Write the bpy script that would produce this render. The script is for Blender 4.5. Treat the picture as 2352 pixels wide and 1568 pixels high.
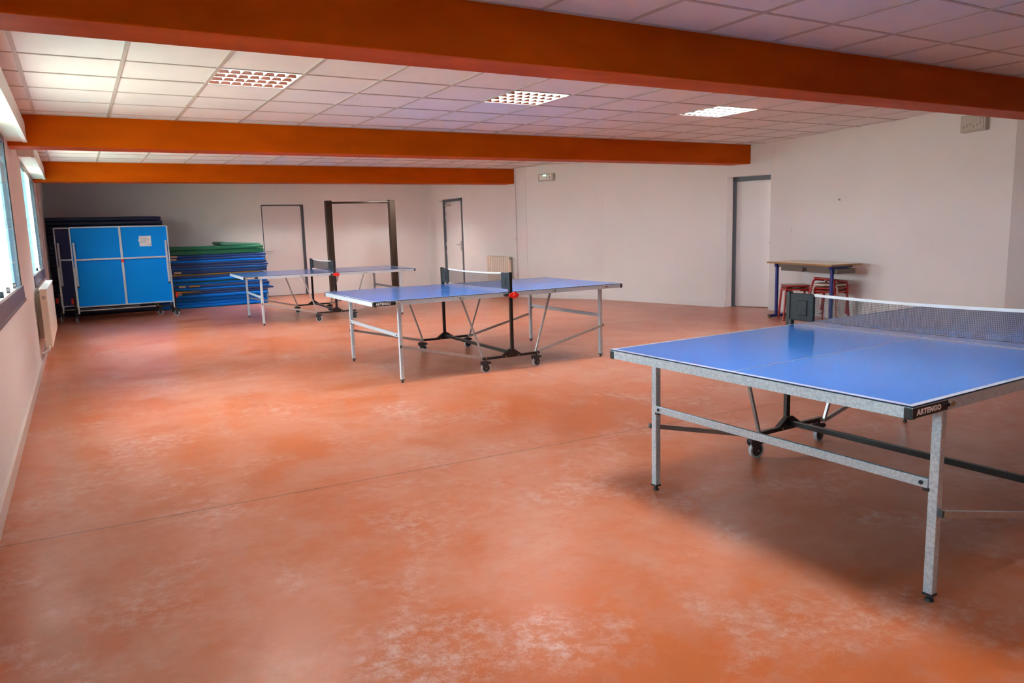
import bpy, math, random
from mathutils import Vector, Matrix, Quaternion
random.seed(7)
for o in list(bpy.data.objects): bpy.data.objects.remove(o)
SC = bpy.context.scene
COL = SC.collection
PI = math.pi

# ------------------------------------------------------------------ camera
cd = bpy.data.cameras.new('camera'); cam = bpy.data.objects.new('camera', cd); COL.objects.link(cam)
cd.sensor_width = 36.0; cd.lens = 1715.62 / 2352 * 36.0; cd.clip_start = 0.05; cd.clip_end = 200
R_ = Vector((0.86513, -0.50071, -0.02894)); U_ = Vector((0.09938, 0.11459, 0.98843)); F_ = Vector((0.4916, 0.858, -0.14889))
m = Matrix.Identity(4)
for i in range(3):
    m[i][0] = R_[i]; m[i][1] = U_[i]; m[i][2] = -F_[i]
m[0][3], m[1][3], m[2][3] = 0.0, 0.0, 1.359
cam.matrix_world = m
SC.camera = cam

# ------------------------------------------------------------------ exposure, world, light
SC.view_settings.view_transform = 'Standard'; SC.view_settings.look = 'None'
SC.view_settings.gamma = 1.0; SC.view_settings.exposure = 1.60; SC.view_settings.use_curve_mapping = False
SC.cycles.max_bounces = 12; SC.cycles.diffuse_bounces = 8; SC.cycles.glossy_bounces = 5
SC.cycles.transparent_max_bounces = 12; SC.cycles.sample_clamp_indirect = 12
W = bpy.data.worlds.new('daylight'); SC.world = W; W.use_nodes = True
wn = W.node_tree.nodes; wl = W.node_tree.links
bg = wn['Background']; bg.inputs[0].default_value = (1.0, 0.98, 0.965, 1); bg.inputs[1].default_value = 7.2

CEIL = 2.53
LX = -0.455            # inner face of the window wall
WIN = [(-0.0, 3.2), (4.75, 7.95), (10.05, 13.1)]
WZ0, WZ1 = 0.93, 2.27
for (a, b) in WIN:     # portals: they only guide the daylight sampling through each window opening
    ld = bpy.data.lights.new('daylight_portal', 'AREA'); ld.shape = 'RECTANGLE'
    ld.size = WZ1 - WZ0; ld.size_y = b - a; ld.cycles.is_portal = True
    lo = bpy.data.objects.new('daylight_portal', ld); COL.objects.link(lo)
    lo.location = (LX - 0.32, (a + b) / 2, (WZ0 + WZ1) / 2)
    lo.rotation_euler = (0, -PI / 2, 0)

# ------------------------------------------------------------------ materials
def lin(r, g, b):
    f = lambda c: (c / 255 / 12.92) if c / 255 <= 0.04045 else ((c / 255 + 0.055) / 1.055) ** 2.4
    return (f(r), f(g), f(b), 1)
def mat(name, col, rough=0.5, metal=0.0, col2=None, nscale=8.0, namt=(0.35, 0.65), bump=0.0, bscale=60.0, spec=0.5, coat=0.0, detail=6, stretch=None, rvar=None, emit=None, estr=0):
    M = bpy.data.materials.new(name); M.use_nodes = True
    nt = M.node_tree; N = nt.nodes; L = nt.links; b = N['Principled BSDF']
    c = tuple(col[:3]) + (1,)
    b.inputs['Base Color'].default_value = c; b.inputs['Roughness'].default_value = rough
    b.inputs['Metallic'].default_value = metal; b.inputs['Specular IOR Level'].default_value = spec
    b.inputs['Coat Weight'].default_value = coat; b.inputs['Coat Roughness'].default_value = 0.1
    if emit:
        b.inputs['Emission Color'].default_value = tuple(emit[:3]) + (1,); b.inputs['Emission Strength'].default_value = estr
    tc = N.new('ShaderNodeTexCoord'); src = tc.outputs['Object']
    if stretch:
        mp = N.new('ShaderNodeMapping'); mp.inputs['Scale'].default_value = stretch; L.new(src, mp.inputs[0]); src = mp.outputs[0]
    if col2:
        n = N.new('ShaderNodeTexNoise'); n.inputs['Scale'].default_value = nscale; n.inputs['Detail'].default_value = detail
        L.new(src, n.inputs['Vector'])
        r = N.new('ShaderNodeValToRGB'); r.color_ramp.elements[0].position = namt[0]; r.color_ramp.elements[1].position = namt[1]
        r.color_ramp.elements[0].color = c; r.color_ramp.elements[1].color = tuple(col2[:3]) + (1,)
        L.new(n.outputs['Fac'], r.inputs[0]); L.new(r.outputs[0], b.inputs['Base Color'])
        if rvar:
            mr = N.new('ShaderNodeMapRange'); mr.inputs['To Min'].default_value = rvar[0]; mr.inputs['To Max'].default_value = rvar[1]
            L.new(n.outputs['Fac'], mr.inputs[0]); L.new(mr.outputs[0], b.inputs['Roughness'])
    if bump:
        n2 = N.new('ShaderNodeTexNoise'); n2.inputs['Scale'].default_value = bscale; n2.inputs['Detail'].default_value = 4
        L.new(src, n2.inputs['Vector'])
        bp = N.new('ShaderNodeBump'); bp.inputs['Strength'].default_value = bump; bp.inputs['Distance'].default_value = 0.01
        L.new(n2.outputs['Fac'], bp.inputs['Height']); L.new(bp.outputs[0], b.inputs['Normal'])
    return M

M = {}
M['wall'] = mat('white_wall_paint', (0.80, 0.80, 0.81), 0.6, col2=(0.77, 0.77, 0.775), nscale=1.2, bump=0.10, bscale=90, spec=0.3)
M['wall_side'] = M['wall']
M['tile'] = mat('ceiling_tile', (0.82, 0.84, 0.87), 0.85, col2=(0.79, 0.81, 0.835), nscale=3.0, bump=0.25, bscale=260, spec=0.2)
M['tbar'] = mat('ceiling_bar_metal', (0.52, 0.49, 0.47), 0.5, spec=0.4)
M['beam'] = mat('orange_stained_beam', (0.56, 0.096, 0.0), 0.55, col2=(0.42, 0.064, 0.0), nscale=2.5, namt=(0.3, 0.75), bump=0.15, bscale=30, spec=0.06, stretch=(0.6, 2.0, 2.0), rvar=(0.4, 0.6))
M['galv'] = mat('galvanised_steel', (0.46, 0.56, 0.65), 0.40, 0.3, col2=(0.64, 0.74, 0.82), nscale=110, namt=(0.4, 0.62), detail=3, rvar=(0.35, 0.5))
M['steel'] = mat('zinc_tube', (0.40, 0.42, 0.44), 0.35, 0.45, col2=(0.5, 0.51, 0.52), nscale=40)
M['blacksteel'] = mat('black_painted_steel', (0.012, 0.012, 0.013), 0.32, spec=0.5)
M['plastic'] = mat('black_plastic', (0.022, 0.026, 0.030), 0.45, col2=(0.03, 0.034, 0.038), nscale=20)
M['fabric'] = mat('black_nylon_fabric', (0.018, 0.024, 0.028), 0.7, col2=(0.03, 0.037, 0.042), nscale=30, bump=0.3, bscale=30)
M['rubber'] = mat('grey_wheel_rubber', (0.42, 0.45, 0.49), 0.55)
M['zinc'] = mat('yellow_zinc_bolt', (0.55, 0.50, 0.30), 0.3, 0.8)
M['red'] = mat('red_plastic', (0.75, 0.02, 0.012), 0.35)
M['whitetape'] = mat('white_tape', (0.82, 0.82, 0.80), 0.7)
M['netcord'] = mat('dark_net_cord', (0.05, 0.055, 0.06), 0.8)
M['top'] = mat('blue_table_top', (0.015, 0.165, 0.60), 0.17, col2=(0.02, 0.165, 0.60), nscale=2.5, spec=0.5)
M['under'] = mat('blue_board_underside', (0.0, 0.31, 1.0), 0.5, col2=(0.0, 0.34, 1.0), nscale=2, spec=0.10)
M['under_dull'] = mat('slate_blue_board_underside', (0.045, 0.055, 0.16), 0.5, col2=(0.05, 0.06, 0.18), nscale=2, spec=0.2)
M['line'] = mat('pale_boundary_line', (0.42, 0.52, 0.70), 0.25)
M['label_black'] = mat('black_label', (0.010, 0.008, 0.008), 0.3)
M['label_white'] = mat('white_lettering', (0.85, 0.85, 0.88), 0.5)
M['label_teal'] = mat('teal_lettering', (0.03, 0.12, 0.16), 0.5)
M['sticker'] = mat('sticker_paper', (0.92, 0.93, 0.97), 0.6, col2=(0.80, 0.80, 0.86), nscale=25)
M['print'] = mat('grey_print', (0.22, 0.22, 0.30), 0.7)
M['frame_mauve'] = mat('mauve_grey_aluminium', (0.20, 0.155, 0.17), 0.4, 0.2)
M['frame_white'] = mat('white_aluminium', (0.82, 0.84, 0.84), 0.35)
M['seal'] = mat('black_rubber_seal', (0.012, 0.012, 0.014), 0.6)
M['shutterbox'] = mat('white_shutter_box', (0.78, 0.78, 0.74), 0.4)
M['doorframe'] = mat('slate_grey_door_frame', (0.085, 0.10, 0.125), 0.4)
M['door'] = mat('white_door_leaf', (0.76, 0.75, 0.76), 0.45, col2=(0.73, 0.72, 0.73), nscale=1.5)
M['chrome'] = mat('brushed_handle', (0.5, 0.47, 0.44), 0.3, 0.9)
M['rad'] = mat('cream_radiator_enamel', (0.80, 0.73, 0.62), 0.35, col2=(0.77, 0.70, 0.58), nscale=3)
M['pipe'] = mat('painted_pipe', (0.66, 0.58, 0.54), 0.4)
M['timber'] = mat('dark_brown_timber', (0.022, 0.014, 0.010), 0.5, col2=(0.04, 0.024, 0.015), nscale=6, stretch=(8, 8, 0.6), spec=0.3, bump=0.2, bscale=20)
M['rust'] = mat('dark_steel_bar', (0.03, 0.018, 0.012), 0.4, 0.4)
M['navy'] = mat('navy_vinyl', (0.024, 0.075, 0.30), 0.5, col2=(0.03, 0.09, 0.34), nscale=3, bump=0.15, bscale=8, spec=0.2)
M['blue'] = mat('bright_blue_vinyl', (0.0, 0.24, 0.98), 0.45, col2=(0.0, 0.21, 0.90), nscale=3, bump=0.15, bscale=8, spec=0.2)
M['mid'] = mat('deep_blue_vinyl', (0.0, 0.12, 0.55), 0.5, col2=(0.0, 0.14, 0.60), nscale=3, bump=0.15, bscale=8, spec=0.2)
M['darknavy'] = mat('dark_navy_vinyl', (0.005, 0.016, 0.07), 0.45, col2=(0.006, 0.02, 0.085), nscale=3, bump=0.15, bscale=8)
M['green'] = mat('green_vinyl', (0.004, 0.22, 0.12), 0.42, col2=(0.010, 0.20, 0.11), nscale=2.5, bump=0.3, bscale=5)
M['mint'] = mat('faded_green_vinyl', (0.06, 0.27, 0.19), 0.45, col2=(0.08, 0.30, 0.22), nscale=3, bump=0.3, bscale=5)
M['teal'] = mat('teal_green_vinyl', (0.004, 0.11, 0.10), 0.45)
M['piping'] = mat('pale_seam_piping', (0.22, 0.28, 0.36), 0.5)
M['yellow'] = mat('yellow_strap', (0.62, 0.36, 0.02), 0.5)
M['tag'] = mat('cream_tag', (0.66, 0.62, 0.50), 0.6)
M['beech'] = mat('beech_edge', (0.36, 0.21, 0.09), 0.45, col2=(0.30, 0.17, 0.07), nscale=5, stretch=(1, 14, 14))
M['laminate'] = mat('cream_laminate', (0.86, 0.81, 0.66), 0.3, col2=(0.82, 0.77, 0.62), nscale=4)
M['bluepaint'] = mat('cobalt_painted_steel', (0.006, 0.014, 0.19), 0.3, coat=0.3)
M['tray'] = mat('taupe_book_tray', (0.17, 0.145, 0.125), 0.5)
M['traydark'] = mat('dark_tray_inside', (0.04, 0.03, 0.03), 0.6)
M['redpaint'] = mat('red_painted_steel', (0.40, 0.012, 0.012), 0.3, coat=0.3)
M['whitepaint'] = mat('chipped_white_paint', (0.70, 0.60, 0.52), 0.4, col2=(0.55, 0.42, 0.36), nscale=12, namt=(0.5, 0.7))
M['seatwood'] = mat('varnished_seat', (0.42, 0.22, 0.13), 0.3, col2=(0.36, 0.17, 0.09), nscale=4, stretch=(1, 8, 8))
M['boxplastic'] = mat('ivory_box_plastic', (0.55, 0.52, 0.46), 0.45, col2=(0.48, 0.45, 0.40), nscale=14)
M['slot'] = mat('faded_slot', (0.36, 0.33, 0.29), 0.6)
M['led'] = mat('green_indicator', (0.1, 0.8, 0.3), 0.4, emit=(0.15, 1.0, 0.4), estr=5)
M['tube'] = mat('fluorescent_lamp', (0.9, 0.9, 0.9), 0.5, emit=(1.0, 0.98, 0.92), estr=4.0)
M['louvre'] = mat('mirror_louvre', (0.62, 0.64, 0.68), 0.12, 1.0)
M['blade'] = mat('satin_cross_blade', (0.30, 0.31, 0.33), 0.5)
M['housing'] = mat('white_light_housing', (0.85, 0.86, 0.84), 0.5)
M['ground'] = mat('pale_courtyard', (0.42, 0.46, 0.36), 0.9, col2=(0.34, 0.40, 0.28), nscale=1)
M['facade'] = mat('pale_facade', (0.70, 0.76, 0.74), 0.8)
M['slab'] = mat('grey_blocker', (0.4, 0.4, 0.4), 0.9)

def floor_material():
    F = bpy.data.materials.new('orange_polished_concrete'); F.use_nodes = True
    nt = F.node_tree; N = nt.nodes; L = nt.links; b = N['Principled BSDF']
    tc = N.new('ShaderNodeTexCoord'); P = tc.outputs['Object']
    def noise(sc, det=8, rough=0.6, dist=0.0, vec=None):
        n = N.new('ShaderNodeTexNoise'); n.inputs['Scale'].default_value = sc; n.inputs['Detail'].default_value = det
        n.inputs['Roughness'].default_value = rough; n.inputs['Distortion'].default_value = dist
        L.new(vec or P, n.inputs['Vector']); return n.outputs['Fac']
    def ramp(x, a, c, ca=(0, 0, 0, 1), cb=(1, 1, 1, 1)):
        r = N.new('ShaderNodeValToRGB'); r.color_ramp.elements[0].position = a; r.color_ramp.elements[1].position = c
        r.color_ramp.elements[0].color = ca; r.color_ramp.elements[1].color = cb; L.new(x, r.inputs[0]); return r.outputs[0]
    def mix(f, a, c, mode='MIX'):
        x = N.new('ShaderNodeMix'); x.data_type = 'RGBA'; x.blend_type = mode
        if isinstance(f, float): x.inputs[0].default_value = f
        else: L.new(f, x.inputs[0])
        for k, v in ((6, a), (7, c)):
            if isinstance(v, tuple): x.inputs[k].default_value = v
            else: L.new(v, x.inputs[k])
        return x.outputs[2]
    def math_(op, a, c):
        x = N.new('ShaderNodeMath'); x.operation = op
        for k, v in ((0, a), (1, c)):
            if isinstance(v, (int, float)): x.inputs[k].default_value = v
            else: L.new(v, x.inputs[k])
        return x.outputs[0]
    big = noise(0.8, 5, 0.5, 0.3); midn = noise(3.0, 8, 0.62, 0.25); fine = noise(16, 8, 0.72, 0.2); vfine = noise(120, 4, 0.7)
    deep = FC['deep']; salmon = FC['salmon']; pale = FC['pale']
    f1 = math_('ADD', math_('MULTIPLY', big, 0.5), math_('MULTIPLY', midn, 0.5))
    f1 = math_('ADD', math_('MULTIPLY', f1, 0.8), math_('MULTIPLY', fine, 0.2)); c = mix(ramp(f1, 0.43, 0.60), deep, salmon)
    scuff = math_('MULTIPLY', ramp(noise(1.5, 5, 0.6, 0.8), 0.50, 0.66), ramp(math_('ADD', math_('MULTIPLY', fine, 0.7), math_('MULTIPLY', vfine, 0.3)), 0.46, 0.60))
    c = mix(math_('MULTIPLY', scuff, 0.65), c, pale)
    c = mix(math_('MULTIPLY', ramp(noise(0.55, 3, 0.5, 0.3), 0.55, 0.8), 0.35), c, FC['dark'])
    # fine scratches
    mp = N.new('ShaderNodeMapping'); mp.inputs['Rotation'].default_value = (0, 0, 0.5); mp.inputs['Scale'].default_value = (6, 90, 1); L.new(P, mp.inputs[0])
    scr = ramp(noise(1.0, 2, 0.5, 2.0, mp.outputs[0]), 0.70, 0.73)
    c = mix(math_('MULTIPLY', scr, 0.12), c, pale)
    # saw-cut joints
    sx = N.new('ShaderNodeSeparateXYZ'); L.new(P, sx.inputs[0]); X, Y = sx.outputs[0], sx.outputs[1]
    def joint(expr, w, soft):
        d = math_('ABSOLUTE', expr, 0)
        r = N.new('ShaderNodeMapRange'); r.inputs['From Min'].default_value = w; r.inputs['From Max'].default_value = w + soft
        r.inputs['To Min'].default_value = 1; r.inputs['To Max'].default_value = 0; L.new(d, r.inputs[0]); return r.outputs[0]
    j1 = joint(math_('SUBTRACT', math_('ADD', Y, math_('MULTIPLY', X, 0.037)), 3.945), 0.0030, 0.003)
    j2 = joint(math_('SUBTRACT', Y, 8.31), 0.003, 0.003)
    j3 = joint(math_('SUBTRACT', math_('ADD', X, math_('MULTIPLY', Y, 0.023)), 3.79), 0.002, 0.002)
    j4 = joint(math_('SUBTRACT', Y, 12.7), 0.003, 0.003); j5 = joint(math_('SUBTRACT', X, 7.95), 0.002, 0.002)
    j = math_('MAXIMUM', math_('MAXIMUM', math_('MAXIMUM', j1, j2), j3), math_('MAXIMUM', j4, j5))
    c = mix(math_('MULTIPLY', j, 0.9), c, (0.10, 0.045, 0.028, 1))
    L.new(c, b.inputs['Base Color'])
    rr = N.new('ShaderNodeMapRange'); rr.inputs['From Min'].default_value = 0.3; rr.inputs['From Max'].default_value = 0.7
    rr.inputs['To Min'].default_value = 0.29; rr.inputs['To Max'].default_value = 0.29
    L.new(noise(1.7, 2, 0.4), rr.inputs[0]); L.new(rr.outputs[0], b.inputs['Roughness'])
    b.inputs['Specular IOR Level'].default_value = 0.34
    bp = N.new('ShaderNodeBump'); bp.inputs['Strength'].default_value = 0.10; bp.inputs['Distance'].default_value = 0.01
    L.new(math_('SUBTRACT', math_('ADD', midn, math_('MULTIPLY', fine, 0.3)), math_('MULTIPLY', j, 0.6)), bp.inputs['Height']); L.new(bp.outputs[0], b.inputs['Normal'])
    return F
FC = dict(deep=(0.42, 0.108, 0.034, 1), salmon=(0.49, 0.212, 0.142, 1), pale=(0.58, 0.41, 0.38, 1), dark=(0.35, 0.11, 0.055, 1))
M['floor'] = floor_material()

def glass_material():
    G = bpy.data.materials.new('window_glass'); G.use_nodes = True
    nt = G.node_tree; N = nt.nodes; L = nt.links
    for n in list(N): N.remove(n)
    out = N.new('ShaderNodeOutputMaterial'); mx = N.new('ShaderNodeMixShader'); fr = N.new('ShaderNodeFresnel'); fr.inputs[0].default_value = 1.45
    t = N.new('ShaderNodeBsdfTransparent'); t.inputs[0].default_value = (0.50, 0.66, 0.70, 1)
    g = N.new('ShaderNodeBsdfGlossy'); g.inputs['Roughness'].default_value = 0.02; g.inputs[0].default_value = (0.85, 0.95, 1.0, 1)
    mu = N.new('ShaderNodeMath'); mu.operation = 'MULTIPLY'; mu.inputs[1].default_value = 0.5; L.new(fr.outputs[0], mu.inputs[0]); L.new(mu.outputs[0], mx.inputs[0]); L.new(t.outputs[0], mx.inputs[1]); L.new(g.outputs[0], mx.inputs[2]); L.new(mx.outputs[0], out.inputs[0])
    return G
M['glass'] = glass_material()

# ------------------------------------------------------------------ mesh helpers
class MB:
    def __init__(s): s.v = []; s.f = []; s.mi = []; s.sm = []
    def add(s, vs, fs, mi=0, smooth=False):
        o = len(s.v); s.v += [tuple(v) for v in vs]
        for f in fs: s.f.append([i + o for i in f]); s.mi.append(mi); s.sm.append(smooth)
        return s
    def box(s, x0, x1, y0, y1, z0, z1, mi=0):
        vs = [(x, y, z) for x in (x0, x1) for y in (y0, y1) for z in (z0, z1)]
        return s.add(vs, [(0, 1, 3, 2), (4, 6, 7, 5), (0, 4, 5, 1), (2, 3, 7, 6), (0, 2, 6, 4), (1, 5, 7, 3)], mi)
    def bar(s, p, q, w, h, mi=0, up=(0, 0, 1)):
        p = Vector(p); q = Vector(q); d = (q - p).normalized(); u = Vector(up)
        if abs(d.dot(u)) > 0.98: u = Vector((0, 1, 0))
        r = d.cross(u).normalized(); u = r.cross(d).normalized()
        vs = [e + r * a * w / 2 + u * b * h / 2 for e in (p, q) for a, b in ((-1, -1), (1, -1), (1, 1), (-1, 1))]
        return s.add(vs, [(3, 2, 1, 0), (4, 5, 6, 7), (0, 1, 5, 4), (1, 2, 6, 5), (2, 3, 7, 6), (3, 0, 4, 7)], mi)
    def tube(s, pts, r, n=8, mi=0, smooth=True, caps=True):
        pts = [Vector(p) for p in pts]; rings = []; u = None
        for i, p in enumerate(pts):
            d = (pts[min(i + 1, len(pts) - 1)] - pts[max(i - 1, 0)]).normalized()
            if u is None:
                u = Vector((0, 0, 1)) if abs(d.z) < 0.9 else Vector((1, 0, 0))
            u = (u - d * u.dot(d)).normalized(); w = d.cross(u)
            rr = r[i] if isinstance(r, (list, tuple)) else r
            rings.append([p + (u * math.cos(2 * PI * k / n) + w * math.sin(2 * PI * k / n)) * rr for k in range(n)])
        vs = [v for ring in rings for v in ring]; fs = []
        for i in range(len(rings) - 1):
            for k in range(n):
                a = i * n + k; b = i * n + (k + 1) % n; fs.append((a, b, b + n, a + n))
        s.add(vs, fs, mi, smooth)
        if caps:
            s.add(rings[0], [tuple(range(n - 1, -1, -1))], mi); s.add(rings[-1], [tuple(range(n))], mi)
        return s
    def prism(s, poly, axis, a, b, mi=0):
        # poly: list of 2D points; axis 'x','y','z' extruded from a to b
        def P(u, v, t): return {'x': (t, u, v), 'y': (u, t, v), 'z': (u, v, t)}[axis]
        n = len(poly); vs = [P(u, v, a) for u, v in poly] + [P(u, v, b) for u, v in poly]
        fs = [tuple(range(n - 1, -1, -1)), tuple(range(n, 2 * n))] + [(i, (i + 1) % n, n + (i + 1) % n, n + i) for i in range(n)]
        return s.add(vs, fs, mi)
    def build(s, name, mats, parent=None, bevel=0, seg=2, loc=None):
        me = bpy.data.meshes.new(name); me.from_pydata([tuple(v) for v in s.v], [], s.f)
        if not isinstance(mats, (list, tuple)): mats = [mats]
        for mm in mats: me.materials.append(mm)
        me.polygons.foreach_set('material_index', s.mi); me.polygons.foreach_set('use_smooth', s.sm)
        me.update()
        import bmesh
        bm = bmesh.new(); bm.from_mesh(me); bmesh.ops.recalc_face_normals(bm, faces=bm.faces); bm.to_mesh(me); bm.free()
        o = bpy.data.objects.new(name, me); COL.objects.link(o)
        if parent is not None: o.parent = parent
        if loc: o.location = loc
        if bevel:
            bv = o.modifiers.new('bevel', 'BEVEL'); bv.width = bevel; bv.segments = seg; bv.limit_method = 'ANGLE'; bv.angle_limit = 0.9
            bv.harden_normals = False
        return o
def tag(o, label=None, cat=None, group=None, kind=None):
    if label: o['label'] = label
    if cat: o['category'] = cat
    if group: o['group'] = group
    if kind: o['kind'] = kind
    return o
def thing(name, label, cat, loc=(0, 0, 0), rz=0, group=None, kind=None):
    o = bpy.data.objects.new(name, None); COL.objects.link(o); o.location = loc; o.rotation_euler = (0, 0, rz); o.empty_display_size = 0.1
    return tag(o, label, cat, group, kind)
def struct(o, label=None): 
    o['kind'] = 'structure'
    if label: o['label'] = label
    return o
def kids(o): return [c for c in bpy.data.objects if c.parent == o]
KIDS = {}
def copy_tree(o, label=None, loc=None, rz=None):
    allo = list(bpy.data.objects); ch = {}
    for c in allo:
        if c.parent: ch.setdefault(c.parent.name, []).append(c)
    def rec(src, par):
        c = src.copy(); COL.objects.link(c); c.parent = par
        for k in ch.get(src.name, []): rec(k, c)
        return c
    r = rec(o, None)
    if label: r['label'] = label
    if loc is not None: r.location = loc
    if rz is not None: r.rotation_euler = (0, 0, rz)
    return r
def text_mb(txt, size, depth, bold=0.0, space=1.0):
    cu = bpy.data.curves.new('lettering', 'FONT'); cu.body = txt; cu.size = size; cu.extrude = depth; cu.offset = bold; cu.space_character = space
    cu.align_x = 'LEFT'; cu.resolution_u = 3
    o = bpy.data.objects.new('lettering', cu); COL.objects.link(o)
    dg = bpy.context.evaluated_depsgraph_get(); me = bpy.data.meshes.new_from_object(o.evaluated_get(dg))
    vs = [v.co.copy() for v in me.vertices]; fs = [tuple(p.vertices) for p in me.polygons]
    bpy.data.objects.remove(o); bpy.data.curves.remove(cu); bpy.data.meshes.remove(me)
    return vs, fs

# ------------------------------------------------------------------ room shell
YB, YF = 17.43, -6.0
P0, P1, P2, P3, P4, P5 = (7.66, 12.65), (8.47, 11.25), (9.02, 8.74), (9.23, 8.05), (8.52, 4.26), (9.6, 2.0)
fl = MB(); fl.box(-0.7, 12.0, YF - 0.3, 17.8, -0.12, 0.0)
struct(fl.build('floor', M['floor']), 'orange polished concrete floor with saw-cut joints')
rs = MB(); rs.box(-0.8, 12.2, YF - 0.3, 17.8, 2.80, 2.95)  # unseen slab, added to block light above the tiles
struct(rs.build('roof_blocker', M['slab']), 'unseen slab added above the suspended ceiling to block light'); bpy.data.objects['roof_blocker'].name = 'ceiling_blocker'

# window wall, openings cut as real holes
wl_ = MB(); TH = 0.30
ys = [YF] + [y for w in WIN for y in w] + [YB + 0.2]
wl_.box(LX - TH, LX, YF, YB + 0.2, 0, WZ0 - 0.06); wl_.box(LX - TH, LX, YF, YB + 0.2, WZ1, 2.80)
for i in range(0, len(ys), 2): wl_.box(LX - TH, LX, ys[i], ys[i + 1], WZ0 - 0.06, WZ1)
struct(wl_.build('wall_left', M['wall']), 'pale wall with the windows')
wb = MB()
wb.box(LX, 3.64, YB, YB + 0.2, 0, 2.8); wb.box(4.57, 7.9, YB, YB + 0.2, 0, 2.8); wb.box(3.64, 4.57, YB, YB + 0.2, 2.04, 2.8)
struct(wb.build('wall_back', M['wall']), 'white far wall behind the mats')
SX = 7.65; SD0, SD1 = 15.44, 16.46
ws = MB()
ws.box(SX, SX + 0.2, SD1, YB, 0, 2.8); ws.box(SX, SX + 0.2, P0[1], SD0, 0, 2.8); ws.box(SX, SX + 0.2, SD0, SD1, 2.09, 2.8)
struct(ws.build('wall_side', M['wall']), 'white wall with the grey-framed door and small radiator')
def wallseg(mb, a, b, z0, z1, t=0.2):
    a = Vector(a); b = Vector(b); d = (b - a).normalized(); n = Vector((-d.y, d.x))
    if n.x < 0: n = -n
    q = [a, b, b + n * t, a + n * t]; mb.prism([(p.x, p.y) for p in q], 'z', z0, z1)
wr = MB()
wallseg(wr, P0, P1, 0, 2.8); wallseg(wr, P1, P2, 0, 2.8); wallseg(wr, P2, P3, 2.07, 2.8, 0.3)
wallseg(wr, P3, P4, 0, 2.8); wallseg(wr, P4, P5, 0, 2.8); wallseg(wr, P5, (9.6, YF), 0, 2.8)
# reveal of the door recess
RD0, RD1 = (9.20, 8.79), (9.44, 8.05)
wr.prism([P2, (9.22, 8.79), (9.26, 9.0), (9.06, 8.95)], 'z', 0, 2.8)
struct(wr.build('wall_right', M['wall']), 'long white wall on the right with the recessed door')
wf = MB(); wf.box(LX - TH, 9.9, YF - 0.2, YF, 0, 2.8)
struct(wf.build('wall_front', M['wall']), 'white wall behind the camera')

# skirtings
bb = MB(); bb.box(LX, LX + 0.014, YF, YB, 0, 0.085); bb.box(LX, LX + 0.018, YF, YB, 0.085, 0.10)
struct(bb.build('baseboard_left', M['pipe']))
bb = MB(); bb.box(LX, 3.60, YB - 0.012, YB, 0, 0.07); bb.box(4.62, SX, YB - 0.012, YB, 0, 0.07)
struct(bb.build('baseboard_back', M['wall']))
bb = MB()
for a, b in ((P0, P1), (P1, P2), (P3, P4)):
    a = Vector(a); b = Vector(b); d = (b - a).normalized(); n = Vector((-d.y, d.x)); n = -n if n.x > 0 else n
    q = [a + d * 0.01, b - d * 0.01, b - d * 0.01 + n * 0.012, a + d * 0.01 + n * 0.012]; bb.prism([(p.x, p.y) for p in q], 'z', 0, 0.08)
struct(bb.build('baseboard_right', M['wall']))

# ------------------------------------------------------------------ ceiling: beams, tiles, bars
BEAM = [(3.62, 3.92), (8.37, 8.70), (13.08, 13.45), (-1.15, -0.85)]
BZ = 2.245
ends = [8.75, 9.30, 7.86, 9.8]
for i, ((y0, y1), xe) in enumerate(zip(BEAM, ends)):
    b = MB(); b.box(LX - 0.02, xe, y0, y1, BZ, 2.78)
    o = b.build('ceiling_beam', M['beam'], bevel=0.008)
    tag(o, ['nearest orange beam crossing the top of the picture', 'middle orange beam between the two tiled bays', 'farthest orange beam in front of the back wall', 'orange beam behind the camera'][i], 'beam', 'orange ceiling beams')
CELL = 0.6
LUM = [(2, 0), (6, 0), (10, 0)]
def bay(idx, ya, yb, gx, gy, lum=()):
    t = MB(); g = MB()
    xs = []; x = gx
    while x > LX + 0.001: x -= CELL
    while x < 10.2: xs.append(x); x += CELL
    ysl = []; y = gy
    while y > ya: y -= CELL
    while y < yb: ysl.append(y); y += CELL
    zt = CEIL + 0.006
    for xi in xs:
        for yi in ysl:
            i = round((xi - gx) / CELL); j = round((yi - gy) / CELL)
            if (i, j) in lum: continue
            x0, x1 = max(xi, LX), xi + CELL; y0, y1 = max(yi, ya), min(yi + CELL, yb)
            if x1 <= x0 or y1 <= y0: continue
            dz = random.uniform(-0.001, 0.002)
            t.box(x0, x1, y0, y1, zt + dz, zt + 0.02)
    wbar = 0.0125
    for xi in xs:
        if xi > LX: g.box(xi - wbar, xi + wbar, ya, yb, CEIL, zt + 0.003)
    for yi in ysl:
        if ya < yi < yb: g.box(LX, 10.2, yi - wbar * 0.8, yi + wbar * 0.8, CEIL + 0.001, zt + 0.003)
    g.box(LX, 10.2, ya, ya + 0.022, CEIL, zt + 0.003); g.box(LX, 10.2, yb - 0.022, yb, CEIL, zt + 0.003); g.box(LX, LX + 0.025, ya, yb, CEIL, zt + 0.003)
    struct(t.build('ceiling', M['tile']), 'white suspended ceiling tiles'); struct(g.build('trim_%d' % idx, M['tbar']))
bay(1, 3.92, 8.37, -0.215, 5.745, LUM)
BAY2 = (-0.215, 11.858 - CELL * 2); BAY3 = (3.515 - CELL * 7, 3.147 - CELL * 3); BAY4 = (-0.215, 13.5); BAY5 = (-0.215, -5.7)
bay(2, 8.70, 13.08, *BAY2, [(2, -1), (6, -1), (10, -1)])
bay(3, -0.85, 3.62, *BAY3, [(4, 1), (7, -1)])
bay(4, 13.45, YB, *BAY4, [(6, 3), (10, 3)])
bay(5, YF, -1.15, *BAY5, [(3, 4)])

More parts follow.
